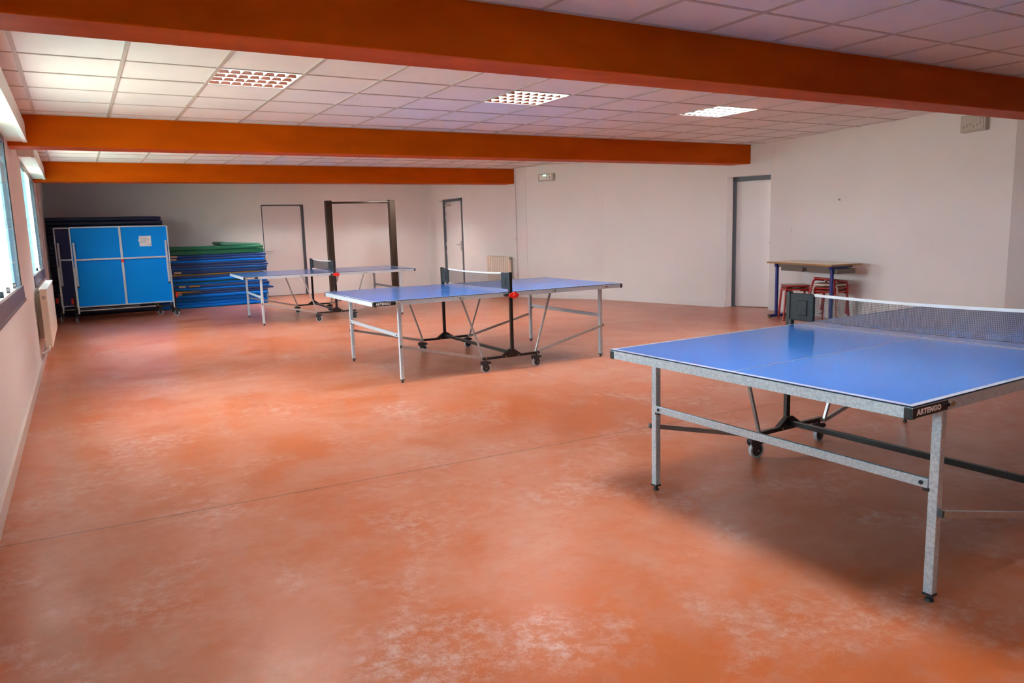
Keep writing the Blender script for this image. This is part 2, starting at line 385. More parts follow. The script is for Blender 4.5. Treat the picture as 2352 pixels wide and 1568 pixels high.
# recessed louvred luminaires
LAMP_W = 58.0
def make_light(gx, gy, label, power=LAMP_W):
    x0, y0 = gx, gy; t = thing('ceiling_light', label, 'ceiling light', (x0 + 0.3, y0 + 0.3, CEIL), 0, 'recessed square ceiling lights')
    h = MB(); e = 0.0; H = 0.29
    h.box(-H, H, -H, H, 0.095, 0.105); h.box(-H, -H + 0.006, -H, H, 0.002, 0.1); h.box(H - 0.006, H, -H, H, 0.002, 0.1)
    h.box(-H, H, -H, -H + 0.006, 0.002, 0.1); h.box(-H, H, H - 0.006, H, 0.002, 0.1)
    h.build('housing', M['housing'], t)
    n = 4; w = 2 * (H - 0.008) / n
    for k in range(n):
        yc = -H + 0.008 + w * (k + 0.5)
        tb = MB(); tb.tube([(-H + 0.02, yc, 0.07), (H - 0.02, yc, 0.07)], 0.013, 10); tb.build('lamp_tube', M['tube'], t)
    lv = MB()
    # long curved mirror strips between the tubes
    for k in range(n + 1):
        yc = -H + 0.008 + w * k
        for sgn in (-1, 1):
            if (k == 0 and sgn < 0) or (k == n and sgn > 0): continue
            pts = []
            for q in range(6):
                u = q / 5; pts.append((yc + sgn * (0.002 + 0.033 * u ** 0.85), 0.002 + 0.055 * u))
            vs = []; fs = []
            for (yy, zz) in pts: vs += [(-H + 0.007, yy, zz), (H - 0.007, yy, zz)]
            for q in range(5): fs.append((2 * q, 2 * q + 1, 2 * q + 3, 2 * q + 2))
            lv.add(vs, fs, 0, True)
    lv.build('louvre', M['louvre'], t)
    cb = MB(); m_ = 7; wx = 2 * (H - 0.007) / m_
    for k in range(n):
        ya = -H + 0.008 + w * k + 0.002; yb = ya + w - 0.004
        for j in range(1, m_):
            xc = -H + 0.007 + wx * j
            cb.prism([(xc - 0.016, 0.045), (xc, 0.003), (xc + 0.016, 0.045)], 'y', ya + 0.002, yb - 0.002)
    cb.build('cross_blade', M['blade'], t)
    ld = bpy.data.lights.new('lamp_glow', 'AREA'); ld.shape = 'SQUARE'; ld.size = 0.54; ld.energy = power; ld.color = (1.0, 0.95, 0.88)
    lo = bpy.data.objects.new('lamp_glow', ld); COL.objects.link(lo); lo.parent = t; lo.location = (0, 0, 0.088)
    return t
for (i, j), lb in zip(LUM, ['square louvred ceiling light nearest the windows', 'middle one of the three square louvred ceiling lights', 'square louvred ceiling light nearest the right wall']):
    make_light(-0.215 + CELL * i, 5.745 + CELL * j, lb)

for (gx, gy), cells, wh, pw in ((BAY2, [(2, -1), (6, -1), (10, -1)], 'between the middle and farthest beams', 60), (BAY3, [(4, 1), (7, -1)], 'over the nearest table, above the picture', 10), (BAY4, [(6, 3), (10, 3)], 'behind the farthest beam', 85), (BAY5, [(3, 4)], 'behind the camera', 150)):  # out-of-view luminaires added as fill to brighten the room
    for (i, j), od in zip(cells, ('first', 'second', 'third')):
        make_light(gx + CELL * i, gy + CELL * j, '%s unseen louvred light from the windows, added as fill, %s' % (od, wh), pw if od != 'first' else {10: 60, 60: 85, 85: 85, 150: 150}[pw])
# ------------------------------------------------------------------ windows with shutter boxes
def window(idx, a, b, panes, stiles):
    w = thing('window_%d' % idx, 'sliding window in the left wall', None, (LX, a, 0), 0, None, 'structure')
    L_ = b - a
    f = MB()
    f.box(-0.05, 0.012, 0, L_, WZ0 - 0.06, WZ0 + 0.06); f.box(-0.05, -0.001, 0, L_, WZ1 - 0.05, WZ1)
    f.box(-0.05, -0.001, L_ - 0.03, L_, WZ0, WZ1)
    f.box(-0.05, -0.001, 0, 0.03, WZ0, WZ1)
    f.build('window_frame', M['frame_mauve'], w, bevel=0.004)
    s = MB(); s.box(-0.008, -0.001, L_ - 0.062, L_ - 0.03, WZ0 + 0.06, WZ1 - 0.05); s.build('rubber_seal', M['seal'], w)
    s = MB(); s.box(0.0, 0.022, 0.0, L_, WZ0 - 0.075, WZ0 - 0.055); s.build('window_sill', M['frame_mauve'], w, bevel=0.003)
    for p0, p1, xo in panes:
        q = MB(); xo -= 0.012
        q.box(xo - 0.003, xo + 0.003, p0 - a, p1 - a, WZ0 + 0.06, WZ1 - 0.05)
        q.build('glass_pane', M['glass'], w)
    for y in stiles:
        q = MB(); q.box(-0.06, -0.012, y - a - 0.022, y - a + 0.022, WZ0 + 0.05, WZ1 - 0.05); q.box(-0.012, -0.008, y - a - 0.026, y - a - 0.02, WZ0 + 0.05, WZ1 - 0.05)
        o = q.build('sash_stile', M['frame_white'], w, bevel=0.003)
        h = MB(); h.tube([(-0.010, y - a, WZ0 + 0.10), (0.012, y - a, WZ0 + 0.10)], 0.022, 12); h.build('latch', M['plastic'], o)
    tr = MB(); tr.box(-0.02, 0.004, stiles[0] - a - 0.4, stiles[-1] - a + 0.3, WZ0 + 0.06, WZ0 + 0.072); tr.build('track', M['frame_white'], w)
    return w
window(1, 10.05, 13.1, [(10.1, 11.05, 0), (12.0, 13.05, 0)], [11.05, 12.0])
window(2, 4.75, 7.95, [(4.8, 5.85, 0), (7.05, 7.9, 0)], [5.87, 6.42, 7.05])
window(3, 0.0, 3.2, [(0.05, 1.5, 0), (1.6, 3.15, -0.01)], [1.5])
def shutter(y0, y1, label):
    t = thing('shutter_box', label, 'roller shutter box', (LX, y0, 0), 0, 'roller shutter boxes over the windows')
    b = MB(); b.prism([(0.0, WZ1 + 0.005), (0.155, WZ1 + 0.005), (0.155, CEIL - 0.08), (0.13, CEIL - 0.002), (0.0, CEIL - 0.002)], 'y', 0, y1 - y0)
    b.build('casing', M['shutterbox'], t, bevel=0.006)
    b = MB(); b.box(0.125, 0.16, 0.002, y1 - y0 - 0.002, WZ1 - 0.001, WZ1 + 0.012); b.build('bottom_rail', M['frame_white'], t, bevel=0.002)
shutter(4.4, 8.30, 'white roller shutter box above the nearer window, at the far left')
shutter(9.72, 13.05, 'white roller shutter box above the farther window, past the middle beam')
shutter(-0.4, 3.5, 'white roller shutter box beside the camera')
b = MB()  # unseen slats added to dim the window beside the camera
for k in range(19): b.box(LX - 0.105, LX - 0.09, 0.005, 3.195, WZ1 - 0.045 * (k + 1), WZ1 - 0.045 * k - 0.004)
b.box(LX - 0.100, LX - 0.095, 0.005, 3.195, WZ1 - 0.045 * 19, WZ1)
tag(b.build('added_shutter', M['shutterbox']), 'unseen slatted shutter added to cut light through the window beside the camera', 'shutter')

# outside
g = MB(); g.box(-40, LX - TH - 0.01, -40, 60, -0.4, -0.3); struct(g.build('ground', M['ground']), 'pale courtyard outside the windows')
g = MB(); g.box(-14, -0.95, 24, 32, -0.3, 9.0); tag(g.build('neighbouring_building', M['facade']), 'pale building outside, seen through the window glass', 'building')

# ------------------------------------------------------------------ doors
def lever(t, name='door_handle'): pass
# door 1: far wall, flush white leaf in slate frame
d = thing('door_1', 'white flush door in the far wall behind the mats', None, (0, 0, 0), 0, None, 'structure')
b = MB(); b.box(3.655, 4.515, YB + 0.02, YB + 0.06, 0.01, 2.025); b.build('door_leaf', M['door'], d)
b = MB(); b.box(4.515, 4.575, YB - 0.012, YB + 0.09, 0, 2.05); b.box(3.64, 4.575, YB - 0.012, YB + 0.09, 2.025, 2.05); b.box(3.636, 3.655, YB - 0.004, YB + 0.09, 0, 2.03)
b.build('door_frame', M['doorframe'], d, bevel=0.003)
b = MB(); b.tube([(3.70, YB + 0.02, 1.02), (3.70, YB - 0.04, 1.02), (3.71, YB - 0.05, 1.02), (3.83, YB - 0.05, 1.02)], 0.009, 8); b.build('door_handle', M['chrome'], d)
b = MB(); b.box(3.6, 4.6, YB + 0.12, YB + 0.14, 0, 2.1); b.build('unseen_backing', M['door'], d)  # unseen panel closing the opening behind the leaf
# door 2: side wall with closer
d = thing('door_2', 'white door with a grey frame beside the small radiator', None, (0, 0, 0), 0, None, 'structure')
b = MB(); b.box(SX + 0.03, SX + 0.07, SD0 + 0.05, SD1 - 0.05, 0.01, 2.03); b.build('door_leaf', M['door'], d)
b = MB(); b.box(SX - 0.015, SX + 0.1, SD0, SD0 + 0.055, 0, 2.09); b.box(SX - 0.015, SX + 0.1, SD1 - 0.055, SD1, 0, 2.09); b.box(SX - 0.015, SX + 0.1, SD0, SD1, 2.03, 2.09)
b.build('door_frame', M['doorframe'], d, bevel=0.003)
b = MB(); b.box(SX + 0.014, SX + 0.03, 15.58, 15.62, 0.90, 1.12); b.tube([(SX + 0.02, 15.6, 1.04), (SX - 0.04, 15.6, 1.04), (SX - 0.045, 15.61, 1.04), (SX - 0.045, 15.74, 1.04)], 0.01, 8)
b.build('door_handle', M['chrome'], d)
b = MB(); b.box(SX - 0.03, SX + 0.03, 16.08, 16.32, 1.93, 1.98); b.bar((SX - 0.01, 16.2, 1.99), (SX - 0.03, 16.62, 2.075), 0.015, 0.01); b.build('door_closer', M['chrome'], d)
b = MB()
for z in (1.85, 1.68, 1.05, 0.85, 0.2): b.box(SX + 0.02, SX + 0.034, SD1 - 0.062, SD1 - 0.048, z - 0.05, z + 0.05)
b.build('hinge', M['frame_white'], d)
b = MB(); b.box(SX + 0.14, SX + 0.16, SD0 - 0.05, SD1 + 0.05, 0, 2.1); b.build('unseen_backing', M['door'], d)  # unseen panel closing the opening behind this leaf
# door 3: recessed in the right wall
d = thing('door_3', 'white recessed door with a slate grey frame in the right wall', None, (0, 0, 0), 0, None, 'structure')
dd = (Vector(RD1) - Vector(RD0)).normalized(); nn = Vector((-dd.y, dd.x)); nn = nn if nn.x > 0 else -nn
def rd(s, t): p = Vector(RD0) + dd * s + nn * t; return (p.x, p.y)
LR = (Vector(RD1) - Vector(RD0)).length
b = MB(); b.prism([rd(0.05, 0.03), rd(LR + 0.15, 0.03), rd(LR + 0.15, 0.07), rd(0.05, 0.07)], 'z', 0.01, 2.0); b.build('door_leaf', M['door'], d)
b = MB(); b.prism([rd(0, -0.01), rd(0.055, -0.01), rd(0.055, 0.09), rd(0, 0.09)], 'z', 0, 2.075); b.prism([rd(0, -0.01), rd(LR + 0.15, -0.01), rd(LR + 0.15, 0.09), rd(0, 0.09)], 'z', 2.0, 2.075)
b.build('door_frame', M['doorframe'], d, bevel=0.003)
b = MB(); b.prism([rd(-0.05, 0.12), rd(LR + 0.3, 0.12), rd(LR + 0.3, 0.14), rd(-0.05, 0.14)], 'z', 0, 2.1); b.build('unseen_backing', M['door'], d)  # unseen panel added behind the leaf to stop light leaking under it
b = MB(); c0 = rd(LR - 0.05, 0.02); c1 = rd(LR - 0.05, -0.05); c2 = rd(LR - 0.14, -0.05); b.tube([(*c0, 1.03), (*c1, 1.03), (*c2, 1.03)], 0.009, 8); b.build('door_handle', M['chrome'], d)

# ------------------------------------------------------------------ table tennis tables
def caster(parent, x, y, turn=0.0, flip=1):
    e = MB()
    # fork housing, swivelled about z at (x,y); wheel trails along direction 'turn'
    R0 = 0.041
    c, s_ = math.cos(turn), math.sin(turn)
    def T(px, py, pz): return (x + px * c - py * s_, y + px * s_ + py * c, pz)
    def Tl(l): return [T(*q) for q in l]
    prof = [(-0.030, 0.062), (-0.052, 0.092), (-0.050, 0.112), (-0.02, 0.118), (0.03, 0.112), (0.052, 0.100), (0.046, 0.088), (0.018, 0.082), (0.009, 0.04), (-0.009, 0.04)]
    for a, b_ in ((-0.020, -0.013), (0.013, 0.020)):
        n = len(prof); vs = Tl([(px - 0.01 * 0, a, pz) for px, pz in prof] + [(px, b_, pz) for px, pz in prof])
        e.add(vs, [tuple(range(n)), tuple(range(2 * n - 1, n - 1, -1))] + [(i, n + i, n + (i + 1) % n, (i + 1) % n) for i in range(n)])
    prof2 = [(-0.048, 0.095), (-0.050, 0.113), (-0.02, 0.119), (0.03, 0.113), (0.052, 0.101), (0.047, 0.092), (0.0, 0.098)]
    n = len(prof2); vs = Tl([(px, -0.019, pz) for px, pz in prof2] + [(px, 0.019, pz) for px, pz in prof2])
    e.add(vs, [tuple(range(n)), tuple(range(2 * n - 1, n - 1, -1))] + [(i, n + i, n + (i + 1) % n, (i + 1) % n) for i in range(n)])
    e.tube([T(0, 0, 0.11), T(0, 0, 0.128)], 0.008, 8)
    o = e.build('caster', M['plastic'], parent)
    w = MB()
    def ring(r0, r1, ya, yb, mi):
        n = 24; vs = []
        for yy, rr in ((ya, r0), (ya, r1), (yb, r1), (yb, r0)):
            vs += [T(0.0 + rr * math.cos(2 * PI * k / n), yy, 0.047 + rr * math.sin(2 * PI * k / n)) for k in range(n)]
        fs = []
        for q in range(4):
            for k in range(n):
                a_ = q * n + k; b_ = q * n + (k + 1) % n; c_ = ((q + 1) % 4) * n + (k + 1) % n; d_ = ((q + 1) % 4) * n + k
                fs.append((a_, b_, c_, d_))
        w.add(vs, fs, mi, False)
    ring(0.036, 0.0465, -0.011, 0.011, 0); ring(0.003, 0.036, -0.009, 0.009, 1)
    w.tube([T(0, -0.023, 0.047), T(0, 0.023, 0.047)], 0.005, 8, 2)
    w.build('wheel', [M['rubber'], M['plastic'], M['steel']], o)
    return o
def knob(parent, x, y, z, s, flip):
    k = MB(); n = 40; pts = []
    for i in range(n):
        a = 2 * PI * i / n; r = 0.033 + 0.013 * math.cos(4 * a) ; c_, s_ = math.cos(a), math.sin(a); pts.append((x + 0.054 * math.copysign(abs(c_) ** 1.35, c_), z + 0.029 * math.copysign(abs(s_) ** 1.1, s_)))
    k.prism(pts, 'y', y, y + flip * 0.022); k.tube([(x, y + flip * 0.02, z), (x, y + flip * 0.034, z)], [0.018, 0.012], 12)
    k.tube([(x, y + flip * 0.033, z), (x, y + flip * 0.037, z)], 0.003, 8, 1)
    k.build('locking_knob', [M['red'], M['steel']], parent, bevel=0.003)
LET = text_mb('ARTENGO', 0.0300, 0.0006, 0.0014, 1.12)
lx0 = min(v.x for v in LET[0]); lx1 = max(v.x for v in LET[0]); ly0 = min(v.y for v in LET[0]); ly1 = max(v.y for v in LET[0])
def brand(parent, sx, sy, zc=0.7365):
    # plate on the long side close to the outer corner
    x0 = -1.365 if sy < 0 else 1.365
    dirx = 1 if sy < 0 else -1
    y = sy * 0.7635
    b = MB(); b.box(min(x0, x0 + dirx * 0.20), max(x0, x0 + dirx * 0.20), min(y, y + sy * 0.0012), max(y, y + sy * 0.0012), zc - 0.0165, zc + 0.0155)
    p = b.build('brand_label', M['label_black'], parent)
    l = MB(); W_ = 0.140; H_ = 0.0205; vs = []
    for v in LET[0]:
        u = (v.x - lx0) / (lx1 - lx0) * W_; q = (v.y - ly0) / (ly1 - ly0) * H_
        vs.append((x0 + dirx * (0.016 + u), y + sy * (0.0018 + v.z), zc - H_ / 2 + q))
    l.add(vs, LET[1]); l.build('lettering', M['label_white'], p)
    l = MB()
    for k, w in enumerate((0.008, 0.005, 0.006)):
        xa = x0 + dirx * (0.166 + 0.010 * k); xb = xa + dirx * w
        l.box(min(xa, xb), max(xa, xb), min(y + sy * 0.0012, y + sy * 0.002), max(y + sy * 0.0012, y + sy * 0.002), zc + 0.002, zc + 0.008)
    l.build('small_print', M['label_teal'], p)
HT = 1.37; HW = 0.7625
def build_half(parent, s):
    """one half of the top, s = -1 or +1: board, rim, corner caps, legs, braces"""
    xa, xb = (0.006, HT) if s > 0 else (-HT, -0.006)
    t = MB(); t.box(xa, xb, -HW, HW, 0.7588, 0.760); t.box(xa + 0.001, xb - 0.001, -HW + 0.001, HW - 0.001, 0.7555, 0.7588, 2)
    zt, zb = 0.7602, 0.7606; L_ = 0.020
    xo = s * HT; xi = s * 0.006
    t.box(min(xo, xo - s * L_), max(xo, xo - s * L_), -HW, HW, zt, zb, 1)
    t.box(xa + L_ * (s < 0), xb - L_ * (s > 0), -HW, -HW + L_, zt, zb, 1); t.box(xa + L_ * (s < 0), xb - L_ * (s > 0), HW - L_, HW, zt, zb, 1)
    t.box(xa + L_ * (s < 0), xb - L_ * (s > 0), -0.0017, 0.0017, zt, zb, 1)
    t.box(min(xi, xi + s * 0.012), max(xi, xi + s * 0.012), -HW + L_, HW - L_, zt, zb, 1)
    t.build('tabletop', [M['top'], M['line'], M['seal']], parent)
    e = MB(); e.box(xa + 0.003, xb - 0.003, -HW + 0.003, HW - 0.003, 0.744, 0.7555); e.build('edge_strip', M['seal'], parent)
    f = MB(); z0, z1 = 0.716, 0.7545; w = 0.022
    f.box(xa, xb, -HW, -HW + w, z0, z1); f.box(xa, xb, HW - w, HW, z0, z1)
    f.box(xa, xa + w, -HW + w, HW - w, z0, z1); f.box(xb - w, xb, -HW + w, HW - w, z0, z1)
    f.box(xa + w, xb - w, -0.015, 0.015, 0.724, 0.744)
    for sy in (-1, 1):
        for xx, mm in ((s * 1.135, 1), (s * 1.165, 2), (s * 0.497, 1), (s * 0.527, 2), (s * 0.06, 2)):
            f.tube([(xx, sy * HW, 0.736), (xx, sy * (HW + 0.006), 0.736)], 0.0085 if mm == 1 else 0.0065, 10, mm)
    f.build('frame', [M['galv'], M['zinc'], M['seal']], parent)
    for sy in (-1, 1):
        c = MB(); c.box(min(s * (HT + 0.003), s * (HT - 0.03)), max(s * (HT + 0.003), s * (HT - 0.03)), min(sy * (HW + 0.001), sy * (HW - 0.03)), max(sy * (HW + 0.001), sy * (HW - 0.03)), 0.713, 0.7548)
        c.build('corner_cap', M['plastic'], parent, bevel=0.006)
        l = MB(); xl = s * 1.115; yl = sy * 0.712
        l.box(xl - 0.016, xl + 0.016, yl - 0.017, yl + 0.017, 0.028, 0.716)
        lo = l.build('leg', M['galv'], parent, bevel=0.003)
        ft = MB(); ft.box(xl - 0.017, xl + 0.017, yl - 0.018, yl + 0.018, 0.022, 0.032); ft.tube([(xl, yl, 0.024), (xl, yl, 0.008)], 0.009, 10); ft.tube([(xl, yl, 0.009), (xl, yl, 0.0)], [0.013, 0.016], 14)
        ft.build('foot', M['plastic'], lo)
        br = MB(); yb_ = sy * 0.742
        br.bar((s * 1.120, yb_, 0.335), (s * 0.285, yb_, 0.137), 0.016, 0.024); br.bar((s * 1.132, yb_, 0.338), (s * 1.112, yb_, 0.333), 0.015, 0.024, 1)
        br.tube([(s * 1.115, yb_ - 0.015, 0.333), (s * 1.115, yb_ + 0.015, 0.333)], 0.006, 8, 2)
        br.build('lower_brace', [M['steel'], M['plastic'], M['zinc']], parent)
        br = MB(); br.bar((s * 0.497, sy * 0.722, 0.728), (s * 0.292, sy * 0.742, 0.140), 0.016, 0.016); br.build('upper_brace', M['steel'], parent)
    c = MB(); c.box(s * 1.128 - 0.008, s * 1.128 + 0.008, -0.695, 0.695, 0.417, 0.452)
    for sy in (-1, 1): c.tube([(s * 1.136, sy * 0.672, 0.434), (s * 1.140, sy * 0.672, 0.434)], 0.008, 10, 1); c.box(s * 1.128 - 0.007, s * 1.128 + 0.007, sy * 0.688 - 0.012, sy * 0.688 + 0.012, 0.405, 0.418, 1)
    c.build('crossbar', [M['galv'], M['plastic']], parent, bevel=0.002)
def build_undercarriage(parent, post_top=0.95):
    for sy in (-1, 1):
        r = MB(); y0, y1 = sorted((sy * 0.762, sy * 0.788))
        r.box(-0.315, 0.315, y0, y1, 0.126, 0.150)
        r.prism([(-0.10, 0.152), (-0.022, 0.205), (0.022, 0.205), (0.10, 0.152), (0.10, 0.128), (-0.10, 0.128)], 'y', y0 - 0.003, y1 + 0.003)
        for xx in (-0.285, -0.07, 0.07, 0.285): r.tube([(xx, y0 - 0.005, 0.139), (xx, y1 + 0.005, 0.139)], 0.006, 8, 1)
        r.build('base_rail', [M['blacksteel'], M['zinc']], parent, bevel=0.001)
        p = MB(); p.box(-0.016, 0.016, min(sy * 0.776, sy * 0.802), max(sy * 0.776, sy * 0.802), 0.16, post_top)
        p.build('net_post', M['blacksteel'], parent, bevel=0.003)
        for sx in (-1, 1): caster(parent, sx * 0.285, sy * 0.772, turn=0.15 * sx)
    c = MB(); c.box(-0.014, 0.014, -0.765, 0.765, 0.150, 0.180); c.build('cross_tube', M['blacksteel'], parent, bevel=0.002)
def build_net(parent):
    yb = 0.632
    def top(y): return 0.924 + 0.012 * (abs(y) / yb) ** 2
    def bot(y): return 0.782 + 0.010 * (abs(y) / yb) ** 2
    n = MB(); st = 0.0078; r = 0.00052; ny = int(2 * yb / st)
    for k in range(ny + 1):
        y = -yb + 2 * yb * k / ny
        n.bar((0, y, bot(y)), (0, y, top(y)), 2 * r, 2 * r)
    nz = 16
    for q in range(nz + 1):
        u = q / nz
        for k in range(16):
            ya = -yb + 2 * yb * k / 16; yc = -yb + 2 * yb * (k + 1) / 16
            n.bar((0.0004, ya, bot(ya) + (top(ya) - bot(ya)) * u), (0.0004, yc, bot(yc) + (top(yc) - bot(yc)) * u), 2 * r, 2 * r * (2.4 if q == 0 else 1))
    o = n.build('net', M['netcord'], parent)
    t = MB()
    for k in range(16):
        ya = -yb + 2 * yb * k / 16; yc = -yb + 2 * yb * (k + 1) / 16
        vs = [(x, y, top(y) + dz) for y in (ya, yc) for x, dz in ((-0.0022, -0.006), (0.0022, -0.006), (0.0022, 0.009), (-0.0022, 0.009))]
        t.add(vs, [(0, 1, 5, 4), (1, 2, 6, 5), (2, 3, 7, 6), (3, 0, 4, 7)])
    t.build('white_tape', M['whitetape'], o)
    for sy in (-1, 1):
        c = MB(); a, b_ = sorted((sy * 0.622, sy * 0.778)); c.box(-0.011, 0.011, a, b_, 0.785, 0.943)
        a2, b2 = sorted((sy * 0.660, sy * 0.725)); c.box(-0.019, 0.019, a2, b2, 0.815, 0.905)
        c.build('net_cover', M['fabric'], parent, bevel=0.005)
        k = MB(); a, b_ = sorted((sy * 0.7645, sy * 0.80)); k.box(-0.055, 0.06, a, b_, 0.722, 0.746); k.tube([(0.055, a, 0.742), (0.055, b_, 0.742)], 0.014, 12); k.tube([(-0.05, a, 0.731), (-0.05, b_, 0.731)], 0.012, 12)
        k.box(-0.015, 0.015, a, b_, 0.746, 0.79); k.build('hinge_bracket', M['plastic'], parent, bevel=0.002)
        knob(parent, 0.022, sy * 0.802, 0.728, 1, sy)
TAB = [(3.613, 2.186, 0.028), (3.574, 7.018, -0.007), (3.517, 12.458, -0.037)]
t0 = thing('table_tennis_table', 'nearest blue table tennis table, cut off by the right edge of the picture', 'table tennis table', (TAB[0][0], TAB[0][1], 0), TAB[0][2], 'open blue table tennis tables')
for s in (-1, 1): build_half(t0, s)
build_undercarriage(t0); build_net(t0); brand(t0, 1, -1); brand(t0, 1, 1)
copy_tree(t0, 'middle blue table tennis table standing in the centre of the room', (TAB[1][0], TAB[1][1], 0), TAB[1][2])
copy_tree(t0, 'farthest open blue table tennis table, just in front of the blue mats', (TAB[2][0], TAB[2][1], 0), TAB[2][2])

# folded tables parked upright
def folded(label, loc, rz, under):
    t = thing('folded_table_tennis_table', label, 'table tennis table', loc, rz, 'folded table tennis tables')
    zb, zt = 0.235, 1.605
    for s in (-1, 1):
        yi = s * 0.045; yo = s * 0.060; yf = s * 0.096
        b = MB(); b.box(-0.7625, 0.7625, min(yi, yo), max(yi, yo), zb, zt); bd = b.build('board', M[under], t)
        f = MB(); w = 0.020; a, c = sorted((yo, yf))
        f.box(-0.7625, -0.7625 + w, a, c, zb, zt); f.box(0.7625 - w, 0.7625, a, c, zb, zt); f.box(-0.7625 + w, 0.7625 - w, a, c, zb, zb + w); f.box(-0.7625 + w, 0.7625 - w, a, c, zt - w, zt)
        a, c = sorted((yo, yo + s * 0.02)); f.box(-0.018, 0.018, a, c, zb + w, zt - w)
        f.build('frame', M['galv'], t)
        # folded H-shaped leg pair lying against the underside
        a, c = sorted((yf + s * 0.0, yf + s * 0.03))
        for sx in (-1, 1):
            l = MB(); l.box(sx * 0.712 - 0.016, sx * 0.712 + 0.016, a, c, 0.60, 1.34); lo = l.build('leg', M['galv'], t, bevel=0.003)
            q = MB(); q.box(sx * 0.712 - 0.017, sx * 0.712 + 0.017, a - 0.001, c + 0.001, 0.58, 0.605); q.build('foot', M['plastic'], lo)
            q = MB(); q.box(sx * 0.7625 - 0.012, sx * 0.7625 + 0.012, min(yo, yf) - 0.001, max(yo, yf) + 0.001, zt - 0.012, zt + 0.002); q.build('corner_cap', M['plastic'], t)
            br = MB(); br.bar((sx * 0.752, s * 0.115, 0.98), (sx * 0.742, s * 0.30, 0.145), 0.016, 0.016); br.build('upper_brace', M['steel'], t)
            br = MB(); br.bar((sx * 0.735, s * 0.135, 0.92), (sx * 0.735, s * 0.29, 0.15), 0.012, 0.018); br.build('lower_brace', M['steel'], t)
        l = MB(); l.box(-0.695, 0.695, a + 0.004, c - 0.004, 1.035, 1.065); l.build('crossbar', M['galv'], t, bevel=0.002)
        q = MB(); a, c = sorted((yo + s * 0.02, yo + s * 0.055)); q.box(-0.022, 0.022, a, c, 0.985, 1.034); q.build('leg_clip', M['red'], t, bevel=0.003)
    for sy in (-1, 1):
        r = MB(); x0, x1 = sorted((sy * 0.762, sy * 0.788)); r.box(x0, x1, -0.315, 0.315, 0.126, 0.150)
        r.prism([(-0.10, 0.152), (-0.022, 0.205), (0.022, 0.205), (0.10, 0.152), (0.10, 0.128), (-0.10, 0.128)], 'x', x0 - 0.003, x1 + 0.003)
        r.build('base_rail', M['blacksteel'], t)
        p = MB(); p.box(min(sy * 0.776, sy * 0.802), max(sy * 0.776, sy * 0.802), -0.016, 0.016, 0.16, 0.46); p.build('net_post', M['blacksteel'], t)
        for s in (-1, 1): caster(t, sy * 0.775, s * 0.285, turn=PI / 2 + (0.9 if sy > 0 else -0.3))
        k = MB(); n = 30; pts = []
        for i in range(n):
            a = 2 * PI * i / n; r_ = 0.042 + 0.008 * math.cos(5 * a); pts.append((r_ * math.cos(a) - 0.02, 0.345 + r_ * 1.1 * math.sin(a)))
        k.prism(pts, 'x', sy * 0.803, sy * 0.840); k.build('locking_knob', M['red'], t, bevel=0.004)
    c = MB(); c.box(-0.762, 0.762, -0.014, 0.014, 0.150, 0.180); c.build('cross_tube', M['blacksteel'], t)
    c = MB(); c.tube([(-0.742, -0.20, 0.19), (0.45, -0.20, 0.19)], 0.011, 8); c.build('safety_bar', M['steel'], t)
    return t
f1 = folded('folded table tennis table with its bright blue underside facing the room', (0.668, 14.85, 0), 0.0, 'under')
st = MB(); st.box(0.295, 0.485, -0.0625, -0.0605, 1.245, 1.425); st.box(0.278, 0.30, -0.0625, -0.0605, 1.335, 1.365)
so = st.build('instruction_sticker', M['sticker'], f1)
pr = MB()
for k in range(7): pr.box(0.31, 0.31 + (0.15, 0.13, 0.155, 0.14, 0.10, 0.12, 0.07)[k], -0.0631, -0.0625, 1.405 - 0.017 * k, 1.4085 - 0.017 * k)
for xx in (0.432, 0.462): pr.box(xx, xx + 0.014, -0.0631, -0.0625, 1.27, 1.284)
pr.build('printed_lines', M['print'], so)
folded('folded table tennis table tucked behind the other one, beside the radiator', (0.435, 15.235, 0), 0.0, 'under_dull')

